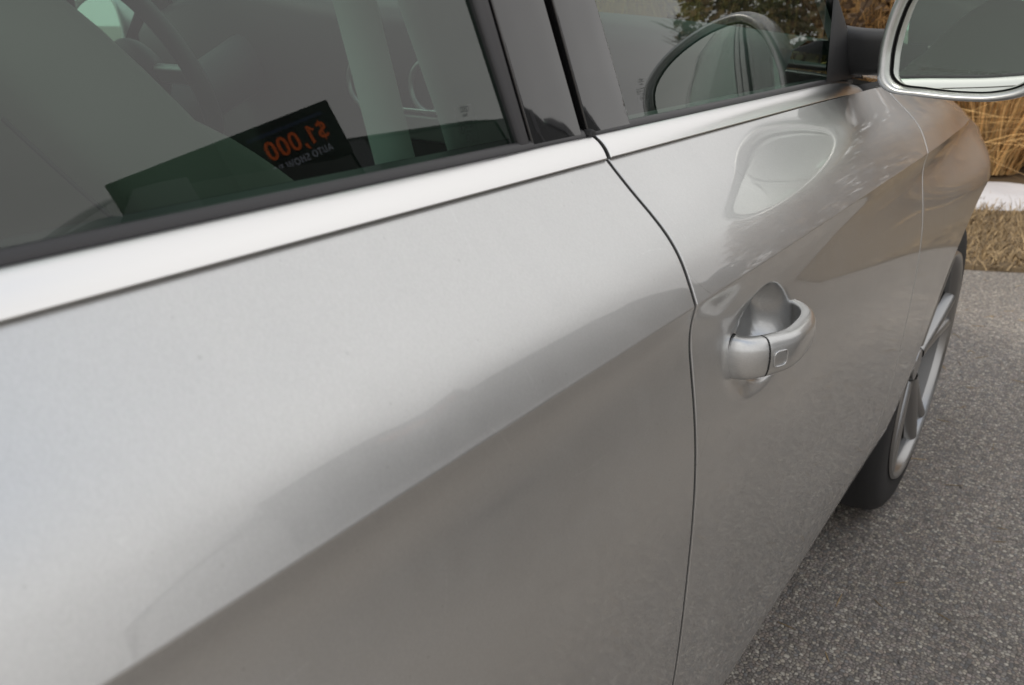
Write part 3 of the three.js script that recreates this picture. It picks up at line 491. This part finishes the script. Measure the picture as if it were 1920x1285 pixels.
// the placard propped on its roof
{
  const sg = group('roof_placard', [1.36, 1.36, 1.5]);
  tag(sg, 'dark placard on the estate car roof edge with orange $1,000 and white lettering', 'sign');
  const cvs = document.createElement('canvas'); cvs.width = 1024; cvs.height = 256; const g = cvs.getContext('2d');
  g.fillStyle = '#07080b'; g.fillRect(0, 0, 1024, 256); g.fillStyle = '#e8671c'; g.font = 'bold 112px sans-serif'; g.textAlign = 'center'; g.textBaseline = 'middle'; g.fillText('$1,000', 238, 112, 380);
  g.fillStyle = '#aeb4c4'; g.font = 'bold 44px sans-serif'; g.fillText('AUTO SHOW BONUS', 300, 192, 500); g.fillStyle = '#2a3352'; g.fillRect(60, 34, 400, 16);
  const tex = new THREE.CanvasTexture(cvs); tex.colorSpace = THREE.SRGBColorSpace;
  const W2 = 0.81, H2 = 0.19, cx = 1.355, cy = 1.348, cz = 1.44, tilt = 0.195;
  const place = (gg) => { gg.rotateX(0.0); gg.rotateZ(tilt); gg.translate(cx, cy, cz); return gg; };
  part('board', place(new RoundedBoxGeometry(W2, H2, 0.012, 2, 0.003)), M.blackMatte, sg);
  const pl = new THREE.PlaneGeometry(W2 - 0.006, H2 - 0.006); pl.rotateY(Math.PI); pl.translate(0, 0, -0.0075); part('printed_face', place(pl), std(new THREE.Color(1, 1, 1), 0.5, 0, { map: tex }), sg);
  part('stand', rbox(0.50, 0.03, 0.10, 0.008, [cx + 0.05, 1.335, cz + 0.055]), M.blackMatte, sg);
}

// ---------------------------------------------------------------- planted bed: dead turf, snow, tall dry grass, shrub
const turfMat = std(lin(0.20, 0.145, 0.085), 0.95, 0, { map: scaled(fabricTex, 3) });
tag(part('planting_bed', grid(60, 60, (u, v) => { const s = 3.53 + 16 * u * u, t = lerp(-22, 22, v); const y = 0.02 * smooth(0, 0.01, u) + 0.03 * fbm(s * 2.1, 1, t * 2.1, 3) * smooth(0, 0.01, u) + 0.25 * smooth(0.25, 1, u) - 0.02; return [...bedPoint(s, t, y), s, t]; }), turfMat), 'brown soil and thatch of the planted bed', 'soil', null, 'structure');
function blade(len, w, bend, seg = 4) {                           // a curved ribbon that tapers, rooted at the origin and leaning to +x
  const p = [], idx = [], uv = []; for (let k = 0; k <= seg; k++) { const t = k / seg, x = bend * len * t * t, y = len * (t - 0.35 * bend * t * t), h = w * (1 - 0.85 * t); p.push(x, y, -h, x, y, h); uv.push(0, t, 1, t); }
  for (let k = 0; k < seg; k++) { const a = k * 2; idx.push(a, a + 1, a + 3, a, a + 3, a + 2); }
  const g = new THREE.BufferGeometry(); g.setAttribute('position', new THREE.Float32BufferAttribute(p, 3)); g.setAttribute('uv', new THREE.Float32BufferAttribute(uv, 2)); g.setIndex(idx); g.computeVertexNormals(); return g;
}
const strawMat = std(lin(1, 1, 1), 0.8, 0, { vertexColors: true, side: THREE.DoubleSide });
function tint(g, c) { const n = g.attributes.position.count, a = new Float32Array(n * 3); for (let i = 0; i < n; i++) { a[i * 3] = c[0]; a[i * 3 + 1] = c[1]; a[i * 3 + 2] = c[2]; } g.setAttribute('color', new THREE.BufferAttribute(a, 3)); return g; }
{ // short dead turf
  const r = rng(77), N = 26000, base = blade(1, 0.05, 0.8, 3), im = new THREE.InstancedMesh(base, std(lin(1, 1, 1), 0.9, 0, { side: THREE.DoubleSide }), N); const o = new THREE.Object3D(), c = new THREE.Color();
  for (let k = 0; k < N; k++) { const s = 3.52 + 1.35 * r(), t = -1.6 + 4.2 * r(); const L = 0.03 + 0.05 * r(); o.position.set(...bedPoint(s, t, 0.0 + 0.02 * r())); o.rotation.set(0.9 * (r() - 0.5), r() * 6.28, 1.1 * (r() - 0.5)); o.scale.set(L, L * (0.5 + 0.6 * r()), L * 1.2); o.updateMatrix(); im.setMatrixAt(k, o.matrix); const v = 0.6 + 0.7 * r(); c.setRGB(0.34 * v, 0.245 * v, 0.135 * v); im.setColorAt(k, c); }
  im.name = 'dead_turf'; im.castShadow = im.receiveShadow = true; scene.add(im); tag(im, 'short dead brown turf along the edge of the asphalt', 'turf', null, 'stuff');
}
{ // loose grit and straw on the asphalt
  const r = rng(303), N = 900, im = new THREE.InstancedMesh(new THREE.IcosahedronGeometry(1, 0), std(lin(1, 1, 1), 0.9), N), o = new THREE.Object3D(), c = new THREE.Color();
  for (let k = 0; k < N; k++) { const straw = r() < 0.18, q = 0.0016 + 0.0035 * r() * r(); o.position.set(0.6 + 3.2 * r(), 0.001, -0.35 + 1.3 * r()); o.rotation.set(0, r() * 6.28, 0); o.scale.set(straw ? 0.012 + 0.02 * r() : q * 1.3, straw ? 0.0009 : q * 0.7, straw ? 0.0011 : q); o.updateMatrix(); im.setMatrixAt(k, o.matrix); const v = 0.5 + 0.8 * r(); if (straw) c.setRGB(0.38 * v, 0.27 * v, 0.14 * v); else c.setRGB(0.27 * v, 0.25 * v, 0.23 * v); im.setColorAt(k, c); }
  im.name = 'loose_grit'; im.castShadow = im.receiveShadow = true; scene.add(im); tag(im, 'loose grit and bits of straw on the asphalt', 'grit', null, 'stuff');
}
{ // snow left along the bed
  const g = grid(30, 120, (u, v) => { const t = lerp(0.4, 2.55, v), w = (0.34 + 0.14 * fbm(t * 1.7, 3, 0, 3)) * Math.sqrt(Math.sin(Math.PI * Math.min(0.995, Math.max(0.005, v)))), s = 5.02 + (u - 0.5) * 2 * w + 0.10 * (fbm(t * 2.3, 5, 1, 3) - 0.5); const e = Math.pow(Math.max(0, 1 - Math.pow(Math.abs(u - 0.5) * 2, 2.4)), 0.6); const y = -0.01 + (0.05 + 0.09 * fbm(t * 2.2, 9, s * 2.2, 4)) * e; return [...bedPoint(s, t, y), s, t]; });
  tag(part('snow_patch', g, M.snow), 'strip of old white snow lying between the turf and the tall dry grass', 'snow');
}
const clumpGeo = [1, 2, 3].map((seed) => {
  const r = rng(400 + seed), list = [];
  for (let k = 0; k < 760; k++) { const a = r() * 6.283, rad = 0.22 * Math.sqrt(r()), fall = r() < 0.22, L = (fall ? 0.5 : 0.75) + 0.85 * r(), bend = (fall ? 0.5 : 0.1) + 0.8 * r() * r() + 0.5 * rad; const g = blade(L, 0.003 + 0.005 * r() * r(), bend, 6); g.rotateX((r() - 0.5) * (fall ? 1.6 : 0.55)); g.rotateZ((r() - 0.5) * 0.3 - (fall ? 0.5 * r() : 0)); g.rotateY(a); g.translate(rad * Math.cos(-a), 0, rad * Math.sin(-a)); const v = 0.35 + 1.0 * r(), q = r(); list.push(tint(g, [(0.70 + 0.06 * q) * v, (0.44 + 0.05 * q) * v, (0.17 + 0.05 * q) * v])); }
  for (let k = 0; k < 60; k++) { const a = r() * 6.283, L = 1.3 + 0.5 * r(), bend = 0.15 + 0.25 * r(); const st = blade(L, 0.002, bend, 6); st.rotateY(a); list.push(tint(st, [0.42, 0.28, 0.13])); const tip = new THREE.Vector3(bend * L, L * (1 - 0.35 * bend), 0); for (let q = 0; q < 6; q++) { const p = blade(0.16 + 0.08 * r(), 0.006, 0.5, 2); p.rotateZ(-0.5 - 0.3 * r()); p.rotateY((r() - 0.5)); p.translate(tip.x, tip.y - 0.02 * q, 0); p.rotateY(a); list.push(tint(p, [0.52, 0.37, 0.20])); } }
  return mergeGeometries(list);
});
{
  const r = rng(8), dense = []; let k = 0;
  for (const [s0, t0, n, dt] of [[5.85, -2.9, 12, 0.62], [6.55, -3.2, 11, 0.74], [7.5, -3.8, 10, 0.95]]) for (let i = 0; i < n; i++) {
    const m = new THREE.Mesh(clumpGeo[k % 3], strawMat); m.name = numbered('dry_grass_clump'); m.castShadow = m.receiveShadow = true; const p = bedPoint(s0 + 0.3 * (r() - 0.5), t0 + i * dt + 0.25 * (r() - 0.5), 0.05); m.position.set(...p); m.rotation.y = r() * 6.28; m.scale.setScalar(0.9 + 0.3 * r()); scene.add(m);
    tag(m, 'tall golden dry ornamental grass clump rising behind the snow strip', 'grass clump', 'dry ornamental grass clumps along the bed'); k++;
  }
}
{ // brown leafless shrub ahead of the windscreen
  const p0 = bedPoint(5.62, 0.72, 0.03), sh = group('brown_shrub', p0); tag(sh, 'dark brown leafless shrub seen through the front window', 'shrub');
  const r = rng(55), twigs = [], leaves = [];
  for (let k = 0; k < 70; k++) { const a = r() * 6.283, sp = 0.2 + 0.7 * r(), h = 0.9 + 0.9 * r(); const pts = [[p0[0], 0.02, p0[2]], [p0[0] + 0.4 * sp * Math.cos(a), h * 0.45, p0[2] + 0.4 * sp * Math.sin(a)], [p0[0] + sp * Math.cos(a + 0.2), h, p0[2] + sp * Math.sin(a + 0.2)]]; twigs.push(tube(pts, 0.006, 6, 5)); for (let q = 0; q < 70; q++) { const t = 0.3 + 0.7 * r(); const g = new THREE.PlaneGeometry(0.05, 0.03); g.rotateX(r() * 6); g.rotateY(r() * 6); g.translate(lerp(p0[0], pts[2][0], t) + 0.16 * (r() - 0.5), h * t + 0.16 * (r() - 0.5), lerp(p0[2], pts[2][2], t) + 0.16 * (r() - 0.5)); leaves.push(g); } }
  part('stems', merge(twigs), std(lin(0.09, 0.06, 0.04), 0.9), sh); part('dead_leaves', merge(leaves), std(lin(0.12, 0.078, 0.045), 0.9, 0, { side: THREE.DoubleSide }), sh);
}

// trees that kept their dead leaves, behind the bed, mirrored in the front door and the fender
const barkMat = std(lin(0.16, 0.115, 0.08), 0.9);
const treeGeo = [1, 2].map((seed) => {
  const r = rng(900 + seed), trunk = [], crown = [];
  function grow(p, d, len, rad, lev) {
    const q = p.clone().addScaledVector(d, len * 0.5).add(new THREE.Vector3((r() - 0.5) * len * 0.12, 0, (r() - 0.5) * len * 0.12)), e = p.clone().addScaledVector(d, len);
    const g = taper([p.toArray(), q.toArray(), e.toArray()], (t) => lerp(rad, rad * 0.62, t), lev < 2 ? 6 : 3, lev < 2 ? 8 : 4); (lev < 1 ? trunk : crown).push(g);
    if (lev > 4) return;
    const n = lev === 0 ? 5 : 3; for (let k = 0; k < n; k++) { const t = k === 0 ? 1 : 0.45 + 0.5 * r(), a = r() * 6.283, sp = k === 0 ? 0.25 : 0.55 + 0.4 * r(); const side = new THREE.Vector3(Math.cos(a), 0.15, Math.sin(a)); grow(p.clone().addScaledVector(d, len * t), d.clone().multiplyScalar(1).addScaledVector(side, sp).normalize(), len * (0.62 + 0.16 * r()), rad * (k === 0 ? 0.62 : 0.5), lev + 1); }
  }
  grow(new THREE.Vector3(0, 0, 0), new THREE.Vector3(0.03, 1, 0.02).normalize(), 1.9, 0.11, 0);
  const lv = []; for (let k = 0; k < 5600; k++) { const a = r() * 6.283, h = 1.1 + 4.2 * Math.pow(r(), 0.8), rad = 1.9 * Math.sqrt(r()) * Math.sqrt(Math.max(0.05, 1 - Math.pow((h - 3.0) / 2.6, 2))); if (fbm(Math.cos(a) * rad * 1.4, h * 1.4, Math.sin(a) * rad * 1.4 + seed * 9, 3) < 0.37) continue; const g = new THREE.PlaneGeometry(0.10 + 0.08 * r(), 0.07 + 0.05 * r()); g.rotateX(r() * 6); g.rotateY(r() * 6); g.translate(rad * Math.cos(a), h, rad * Math.sin(a)); const v = 0.55 + 0.8 * r(); lv.push(tint(g, [0.21 * v, 0.135 * v, 0.075 * v])); }
  return [mergeGeometries(trunk), mergeGeometries(crown), mergeGeometries(lv)];
});
{
  const r = rng(61); let k = 0;
  for (const [s0, t0] of [[8.6, -2.6], [8.9, -0.6], [8.5, 1.3], [8.9, 3.0], [8.5, 4.6], [8.9, 6.2], [8.6, 7.9], [9.2, 9.8], [10.6, 0.4], [10.8, 2.2], [10.4, 4.0], [10.8, 5.8], [10.6, 7.4]]) {
    const t = new THREE.Group(); t.name = numbered('brown_tree'); const [x, y, z] = bedPoint(s0 + 0.3 * (r() - 0.5), t0, 0.05); t.position.set(x, y, z); t.rotation.y = r() * 6.28; t.scale.setScalar(0.52 + 0.2 * r()); scene.add(t);
    for (const [i, nm] of [[0, 'trunk'], [1, 'branches'], [2, 'crown']]) { const m = new THREE.Mesh(treeGeo[k % 2][i], i === 2 ? strawMat : barkMat); m.name = nm; m.castShadow = m.receiveShadow = true; t.add(m); }
    tag(t, 'brown tree with dead leaves on its twigs standing behind the tall dry grass', 'tree', 'brown trees behind the planted bed'); k++;
  }
}

renderer.render(scene, camera);
